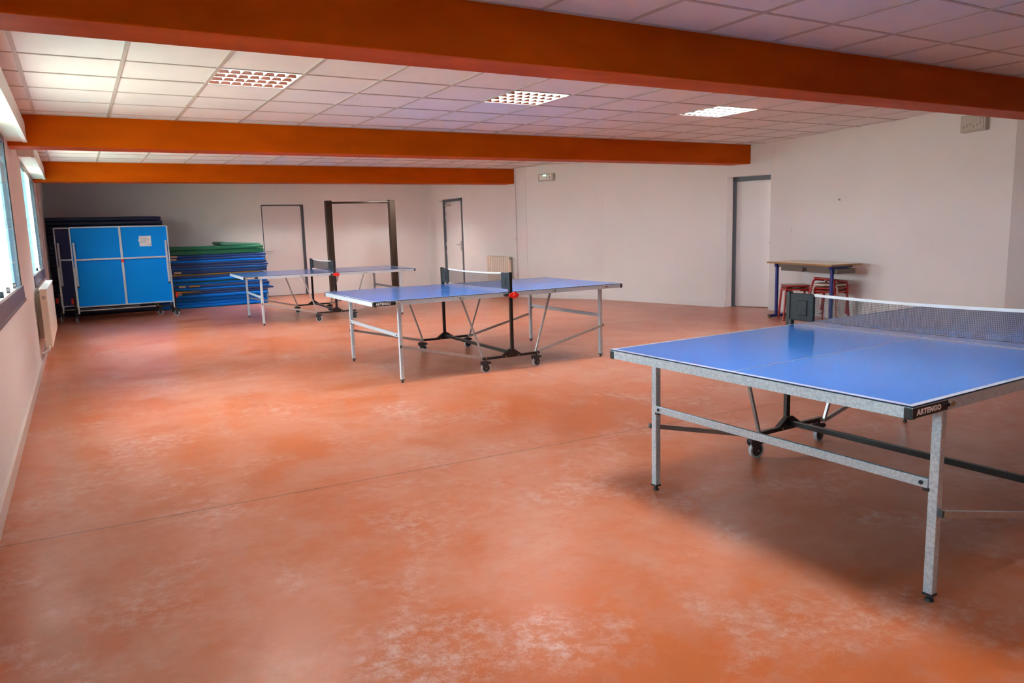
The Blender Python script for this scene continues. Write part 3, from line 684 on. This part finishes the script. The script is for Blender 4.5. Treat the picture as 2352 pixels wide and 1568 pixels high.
# ------------------------------------------------------------------ gym mats
ORD = ['first', 'second', 'third', 'fourth', 'fifth', 'sixth', 'seventh', 'eighth', 'ninth', 'tenth', 'eleventh', 'twelfth', 'thirteenth', 'fourteenth', 'fifteenth', 'sixteenth', 'seventeenth', 'eighteenth', 'nineteenth', 'twentieth', 'twenty-first', 'twenty-second', 'twenty-third', 'twenty-fourth', 'twenty-fifth', 'twenty-sixth']
def slab(x0, x1, y0, y1, z0, z1, sag=0.0, seed=0, nx=14, ny=4):
    """soft mat with rounded long edges and a slight wave"""
    rnd = random.Random(seed); ph = 1.0; mb = MB(); h = z1 - z0; r = min(0.018, h * 0.45)
    prof = []
    for a in range(4): t = PI / 2 * a / 3; prof.append((y0 + r - r * math.cos(t), z0 + r - r * math.sin(t)))
    prof = prof[::-1]
    # cross-section around y: bottom, front edge, top, back edge
    def arc(cy, cz, a0, a1): return [(cy + r * math.cos(a0 + (a1 - a0) * k / 3), cz + r * math.sin(a0 + (a1 - a0) * k / 3)) for k in range(4)]
    sec = arc(y0 + r, z0 + r, PI * 1.5, PI) + arc(y0 + r, z1 - r, PI, PI / 2)
    sec += [(y0 + (y1 - y0) * k / ny, z1) for k in range(1, ny)]
    sec += arc(y1 - r, z1 - r, PI / 2, 0) + arc(y1 - r, z0 + r, 0, -PI / 2)
    n = len(sec); vs = []
    zc = (z0 + z1) / 2
    for i in range(nx + 1):
        u = i / nx; x = x0 + (x1 - x0) * u; k = 1.0
        if i in (0, nx): k = 0.86
        dz = -sag * math.sin(PI * u) + 0.0025 * math.sin(u * 9 + ph)
        for (yy, zz) in sec:
            vs.append((x, yy if k == 1 else (y0 + y1) / 2 + (yy - (y0 + y1) / 2) * 0.992, zc + (zz - zc) * k + dz))
    fs = [(i * n + j, (i + 1) * n + j, (i + 1) * n + (j + 1) % n, i * n + (j + 1) % n) for i in range(nx) for j in range(n)]
    mb.add(vs, fs, 0, True); mb.add(vs[:n], [tuple(range(n))]); mb.add(vs[-n:], [tuple(range(n - 1, -1, -1))])
    return mb
def mat_thing(x0, x1, y0, y1, z0, z1, m_, label, group, seed, seam=False, tags=(), strap=None, sag=0.0):
    o = slab(x0, x1, y0, y1, z0, z1, sag, seed).build('gym_mat', M[m_]); tag(o, label, 'gym mat', group)
    if seam:
        s = MB(); s.tube([(x0 + (x1 - x0) * k / 14, y0 + 0.003, z1 - 0.005 - sag * math.sin(PI * k / 14)) for k in range(15)], 0.0035, 6); s.build('piping', M['piping'], o)
    for tx in tags:
        zc = (z0 + z1) / 2; q = MB(); q.box(tx, tx + 0.125, y0 - 0.003, y0 + 0.002, zc - 0.018, zc + 0.018); q.build('tag', M['tag'], o)
    if strap:
        zc = (z0 + z1) / 2; q = MB(); q.box(strap[0], strap[1], y0 - 0.006, y0 + 0.002, zc - 0.011, zc + 0.011); q.build('strap', M['yellow'], o)
    return o
SY0, SY1 = 15.82, 17.05
# (z bottom, z top, right end, colour, seam, tags, strap)
ROWS = [
 (0.002, 0.065, 3.296, 'blue', 0, (), None), (0.066, 0.124, 3.306, 'blue', 0, (), None), (0.125, 0.200, 3.291, 'mid', 0, (), None),
 (0.202, 0.259, 3.316, 'blue', 0, (), None), (0.260, 0.305, 3.299, 'navy', 1, (1.56,), None), (0.309, 0.349, 3.434, 'navy', 1, (), None),
 (0.353, 0.398, 3.348, 'blue', 0, (), None), (0.400, 0.452, 3.357, 'navy', 1, (1.64,), (1.83, 2.02)), (0.455, 0.498, 3.303, 'blue', 0, (), None),
 (0.500, 0.523, 3.268, 'teal', 0, (), None), (0.526, 0.578, 3.309, 'blue', 0, (), None), (0.580, 0.640, 3.324, 'navy', 1, (), None),
 (0.646, 0.664, 3.20, 'yellow', 0, (), None), (0.668, 0.735, 3.326, 'navy', 1, (1.58,), None), (0.739, 0.781, 3.340, 'mid', 1, (), None),
 (0.785, 0.830, 3.360, 'navy', 1, (), None), (0.834, 0.881, 3.335, 'navy', 1, (), None), (0.883, 0.934, 3.299, 'blue', 0, (), None),
 (0.936, 0.982, 3.313, 'navy', 0, (1.52,), None), (0.984, 1.034, 3.333, 'navy', 0, (1.54,), None), (1.038, 1.125, 3.293, 'green', 0, (), None),
 (1.128, 1.195, 3.285, 'green', 0, (), None)]
cn = {'blue': 'bright blue', 'mid': 'deep blue', 'navy': 'navy blue', 'teal': 'thin teal green', 'yellow': 'thin yellow', 'green': 'green'}
for i, (z0, z1, xr, c, seam, tags, strap) in enumerate(ROWS):
    k = len(ROWS) - 1 - i
    lb = '%s gym mat, %s from top of the low stack by the far door' % (cn[c], ORD[k])
    mo = mat_thing(1.30 + 0.03 * math.sin(i * 2.3), xr, SY0 + 0.012 * math.sin(i * 1.7), SY1, z0, z1, c, lb, 'gym mats in the low stack', i, bool(seam), tags, strap, 0.0)
    if i == 5:
        fp = MB(); fp.prism([(1.49, 0.322), (1.50, 0.335), (1.60, 0.338), (1.80, 0.326), (2.02, 0.318), (2.02, 0.315), (1.75, 0.312), (1.55, 0.310)], 'y', SY0 - 0.022, SY0 - 0.002); fp.build('strap', M['yellow'], mo, bevel=0.002)
# folded-over flap on the very top
fb = MB(); n = 10; vs = []; 
xs_ = [3.22 - 0.74 * k / n for k in range(n + 1)]
outer = []
for k in range(n + 1): outer.append((xs_[k], 1.206 + 0.004 * math.sin(k)))
poly = [(3.26, 1.200), (3.20, 1.232), (2.9, 1.250), (2.62, 1.262), (2.52, 1.276), (2.475, 1.268), (2.462, 1.240), (2.49, 1.212), (2.55, 1.200)]
fb.prism(poly, 'y', SY0 - 0.01, SY1 - 0.2); tag(fb.build('folded_mat', M['mint'], bevel=0.006), 'pale green mat folded over, lying on top of the low stack', 'gym mat')
# slim strap bag poking out at the left of the low stack
# tall stack of big dark mats
zz = 0.002; nt = 24; hh = 1.795 / nt
for i in range(nt):
    k = nt - 1 - i
    xr = 1.455 + (0.012 * math.sin(i * 1.9)); xr = 1.44 if k == 0 else (1.462 if k == 1 else min(xr, 1.27 if False else xr))
    lim = xr if zz > 1.21 else 1.235
    mat_thing(-0.435 + 0.006 * math.sin(i * 2.1), lim, 15.86 + 0.010 * math.sin(i * 1.3), 17.2, zz, zz + hh - 0.002, 'darknavy',
              'dark navy gym mat, %s from the top of the tall stack in the left corner' % ORD[k], 'gym mats in the tall corner stack', 100 + i, False)
    zz += hh

# ------------------------------------------------------------------ pull-up frame
t = thing('pull_up_frame', 'dark brown timber pull-up frame with a steel bar near the far wall', 'pull-up bar', (5.50, 16.15, 0))
for x0, x1, zt in ((-0.785, -0.655, 2.075), (0.66, 0.79, 2.085)):
    p = MB(); p.box(x0, x1, -0.065, 0.065, 0.012, zt); p.build('post', M['timber'], t, bevel=0.005)
    p = MB(); p.box(x0 - 0.02, x1 + 0.02, -0.085, 0.085, 0.0, 0.012); p.build('base_plate', M['rust'], t)
p = MB(); p.tube([(-0.665, 0, 2.028), (0.67, 0, 2.036)], 0.021, 12); p.build('bar', M['rust'], t)

# ------------------------------------------------------------------ radiators and pipes
t = thing('radiator', 'cream column radiator on the side wall next to the grey-framed door', 'radiator', (SX, 13.66, 0))
for k in range(12):
    y = -0.44 + 0.08 * k
    b = MB(); b.box(-0.115, -0.055, y - 0.033, y + 0.033, 0.12, 0.81); b.build('column', M['rad'], t, bevel=0.012)
b = MB(); b.tube([(-0.085, -0.50, 0.76), (-0.085, 0.50, 0.76)], 0.02, 10); b.tube([(-0.085, -0.50, 0.17), (-0.085, 0.50, 0.17)], 0.02, 10); b.build('header', M['rad'], t)
b = MB(); b.tube([(-0.085, -0.49, 0.76), (-0.085, -0.53, 0.76)], 0.016, 10); b.tube([(-0.085, -0.53, 0.775), (-0.13, -0.53, 0.775)], 0.024, 12); b.build('valve', M['chrome'], t)
for y in (-0.3, 0.3): b = MB(); b.box(-0.056, -0.002, y - 0.012, y + 0.012, 0.20, 0.70); b.build('bracket', M['rad'], t)
b = MB(); b.tube([(SX - 0.012, 13.02, 0.0), (SX - 0.012, 13.02, 2.53)], 0.009, 8)
for z in (0.45, 1.15, 1.75): b.box(SX - 0.03, SX, 13.0, 13.04, z - 0.006, z + 0.006)
tag(b.build('heating_pipe', M['pipe']), 'thin white vertical pipe beside the small radiator', 'pipe')
RY0, RY1 = 9.55, 11.75
t = thing('radiator', 'long cream panel radiator under the farther window', 'radiator', (LX, RY0, 0))
b = MB(); b.box(0.055, 0.125, 0, RY1 - RY0, 0.22, 0.85); b.build('panel', M['rad'], t, bevel=0.012, seg=3)
b = MB(); b.box(0.050, 0.130, -0.002, RY1 - RY0 + 0.002, 0.846, 0.862)
for k in range(20): b.box(0.06, 0.12, 0.05 + k * 0.105, 0.06 + k * 0.105, 0.858, 0.864)
b.build('top_grille', M['frame_white'], t)
b = MB(); b.tube([(0.09, -0.03, 0.77), (0.09, 0.01, 0.77)], 0.020, 12); b.build('end_plug', M['chrome'], t)
b = MB(); b.tube([(0.09, 0.03, 0.23), (0.09, -0.02, 0.23), (0.09, -0.04, 0.20), (0.018, -0.07, 0.17)], 0.011, 8); b.build('valve', M['pipe'], t)
for y in (0.3, 1.9): b = MB(); b.box(0.002, 0.056, y - 0.02, y + 0.02, 0.3, 0.8); b.build('bracket', M['rad'], t)
b = MB(); b.tube([(LX + 0.016, 14.0, 0.0), (LX + 0.016, 14.0, 2.53)], 0.012, 8)
for z in (0.6, 1.25, 1.9): b.box(LX, LX + 0.035, 13.975, 14.025, z - 0.008, z + 0.008)
tag(b.build('heating_pipe', M['pipe']), 'thin pinkish vertical pipe on the window wall in the far left corner', 'pipe')

# ------------------------------------------------------------------ wall fittings on the right wall
def on_wall(A, B, s, off=0.0):
    A = Vector(A); B = Vector(B); d = (B - A).normalized(); n = Vector((-d.y, d.x)); n = -n if n.x > 0 else n
    p = A + d * s + n * off; return p, d, n
def wall_thing(name, label, cat, A, B, s, z, group=None):
    p, d, n = on_wall(A, B, s); t = thing(name, label, cat, (p.x, p.y, z), math.atan2(-n.x, n.y) if False else math.atan2(n.y, n.x) + PI / 2, group)
    return t   # local -y points into the room, local x along the wall
w = wall_thing('emergency_light', 'small emergency exit light with two green lamps, high on the bowed wall', 'emergency light', P0, P1, 0.46, 2.31)
b = MB(); b.box(-0.165, 0.165, -0.05, 0, -0.07, 0.07); b.build('casing', M['boxplastic'], w, bevel=0.006)
b = MB(); b.box(-0.135, 0.13, -0.056, -0.049, -0.045, 0.045); b.build('cover', M['shutterbox'], w, bevel=0.003)
for x in (-0.045, -0.015): b = MB(); b.box(x, x + 0.018, -0.060, -0.055, 0.028, 0.044); b.build('indicator_lamp', M['led'], w)
b = MB(); b.box(0.03, 0.038, -0.058, -0.055, -0.03, 0.0); b.box(0.085, 0.10, -0.058, -0.055, -0.035, 0.015); b.build('slot', M['print'], w)
w = wall_thing('emergency_light', 'larger ivory emergency light box half hidden by the nearest beam', 'emergency light', P3, P4, (Vector(P4) - Vector(P3)).length - 0.46, 2.355)
b = MB(); b.box(-0.15, 0.15, -0.06, 0, -0.095, 0.085); b.build('casing', M['boxplastic'], w, bevel=0.006)
b = MB(); b.box(-0.13, 0.13, -0.068, -0.058, -0.075, 0.065); b.build('cover', M['boxplastic'], w, bevel=0.003)
b = MB()
for k in range(6): b.box(-0.11 + 0.04 * k, -0.095 + 0.04 * k, -0.071, -0.067, -0.055 + 0.012 * (k % 3), -0.025 + 0.012 * (k % 3))
b.box(0.09, 0.105, -0.071, -0.067, 0.03, 0.045); b.build('slot', M['slot'], w)
w = wall_thing('light_switch', 'white light switch plate between the recessed door and the desk', 'light switch', P3, P4, 0.46, 1.225)
b = MB(); b.box(-0.035, 0.035, -0.010, 0, -0.04, 0.04); b.build('plate', M['shutterbox'], w, bevel=0.002)
b = MB(); b.box(-0.015, 0.015, -0.014, -0.009, -0.022, 0.022); b.build('rocker', M['frame_white'], w, bevel=0.002)
w = wall_thing('wall_hook', 'tiny dark screw hook in the bare wall above the desk', 'hook', P3, P4, 1.435, 1.617)
b = MB(); b.tube([(0, 0, 0), (0, -0.02, 0), (0, -0.03, 0.008), (0, -0.028, 0.02)], 0.006, 6); b.build('hook', M['print'], w)

# ------------------------------------------------------------------ school desk
DA = 0.217; ux = (math.sin(DA), math.cos(DA)); wx_ = (math.cos(DA), -math.sin(DA))
# local x: toward the wall, local y: away from the camera along the wall
t = thing('school_desk', 'two-seat school desk with cobalt blue legs against the right wall', 'desk', (8.208, 6.174, 0), -DA)
L_, D_, H_ = 1.30, 0.475, 0.796
b = MB(); b.box(0, D_, 0, L_, H_ - 0.024, H_ - 0.001); b.box(0.002, D_ - 0.002, 0.002, L_ - 0.002, H_ - 0.001, H_ + 0.0008, 1); b.build('desktop', [M['beech'], M['laminate']], t)
for y in (0.10, L_ - 0.10):
    l = MB(); l.tube([(0.10, y, 0.045), (0.10, y, H_ - 0.04)], 0.024, 14); l.prism([(0.07, H_ - 0.025), (0.40, H_ - 0.025), (0.40, H_ - 0.045), (0.13, H_ - 0.075), (0.07, H_ - 0.075)], 'y', y - 0.022, y + 0.022)
    lo = l.build('leg', M['bluepaint'], t)
    f = MB(); f.tube([(-0.02, y, 0.030), (D_ - 0.03, y, 0.030)], 0.022, 12); f.build('foot_bar', M['bluepaint'], lo)
    f = MB()
    for x in (-0.022, D_ - 0.05): f.tube([(x - 0.006, y, 0.030), (x + 0.02, y, 0.030)], 0.0235, 12); f.tube([(x + 0.025, y, 0.012), (x + 0.025, y, 0.0)], 0.012, 10)
    f.build('end_cap', M['tray'], lo)
b = MB(); b.box(0.09, 0.115, 0.14, L_ - 0.14, H_ - 0.062, H_ - 0.026); b.build('front_rail', M['tray'], t)
for y0, y1 in ((0.0 + 0.03, 0.60), (0.69, L_ - 0.16)):
    b = MB(); z0, z1 = H_ - 0.125, H_ - 0.062
    b.box(0.12, 0.40, y0, y1, z0, z0 + 0.008); b.box(0.118, 0.126, y0, y1, z0, z1); b.box(0.392, 0.40, y0, y1, z0, z1); b.box(0.12, 0.40, y0, y0 + 0.008, z0, z1); b.box(0.12, 0.40, y1 - 0.008, y1, z0, z1)
    b.build('book_tray', M['tray'], t, bevel=0.003)
b = MB(); b.box(0.13, 0.36, 0.61, 0.68, H_ - 0.115, H_ - 0.03); b.build('tray_divider', M['traydark'], t)

# ------------------------------------------------------------------ stools
def stool(label, loc, rz, top, frame='redpaint', tilt=(0, 0)):
    t = thing('stool', label, 'stool', loc, rz, 'stacked school stools under the desk'); t.rotation_euler = (tilt[0], tilt[1], rz)
    s = MB(); n = 32; pts = []
    for i in range(n):
        a = 2 * PI * i / n; c, s_ = math.cos(a), math.sin(a); e = 0.45
        pts.append((0.165 * math.copysign(abs(c) ** e, c), 0.165 * math.copysign(abs(s_) ** e, s_)))
    s.prism(pts, 'z', top - 0.010, top); s.build('seat', M['seatwood'], t, bevel=0.003)
    r = MB(); rim = [(x * 1.03, y * 1.03, top - 0.013) for x, y in pts]; r.tube(rim + rim[:1], 0.011, 8, caps=False)
    r.build('seat_rim', M[frame], t)
    for i in range(4):
        a = PI / 4 + i * PI / 2; c, s_ = math.cos(a), math.sin(a); l = MB(); pts2 = [(c * 0.08, s_ * 0.08, top - 0.030)]
        for k in range(6):
            q = PI / 2 * k / 5; pts2.append((c * (0.175 + 0.045 * math.sin(q)), s_ * (0.175 + 0.045 * math.sin(q)), top - 0.030 - 0.045 * (1 - math.cos(q))))
        base = top - 0.44
        pts2.append((c * 0.255, s_ * 0.255, base + 0.008)); l.tube(pts2, 0.0130, 8); lo = l.build('leg', M[frame], t)
        f = MB(); f.tube([(c * 0.254, s_ * 0.254, base + 0.02), (c * 0.2555, s_ * 0.2555, base)], 0.0145, 8); f.build('foot', M['redpaint'] if frame == 'redpaint' else M['tray'], lo)
    return t
ls = (8.56, 7.0); rr = 51 * PI / 180
stool('lower red stool of the left pair under the desk', (ls[0], ls[1], 0), rr, 0.440)
stool('upper red stool of the left pair under the desk', (ls[0], ls[1], 0.047), rr, 0.440)
rs_ = (8.57, 6.45); rr = 12 * PI / 180
stool('bottom red stool of the right stack under the desk', (rs_[0], rs_[1], 0), rr, 0.44)
stool('red stool of the right stack, just beneath the white one', (rs_[0], rs_[1], 0.045), rr, 0.44)
stool('white framed stool in the right stack under the desk', (rs_[0] - 0.01, rs_[1], 0.090), rr + 0.06, 0.44, 'whitepaint')
ts = stool('topmost red stool, sitting crooked on the right stack under the desk', (rs_[0] - 0.065, rs_[1] + 0.01, 0.155), 0, 0.44, 'redpaint')
ts.rotation_mode = 'QUATERNION'; ts.rotation_quaternion = Quaternion((0.5, 0.866, 0), 0.13) @ Quaternion((0, 0, 1), rr - 0.1)
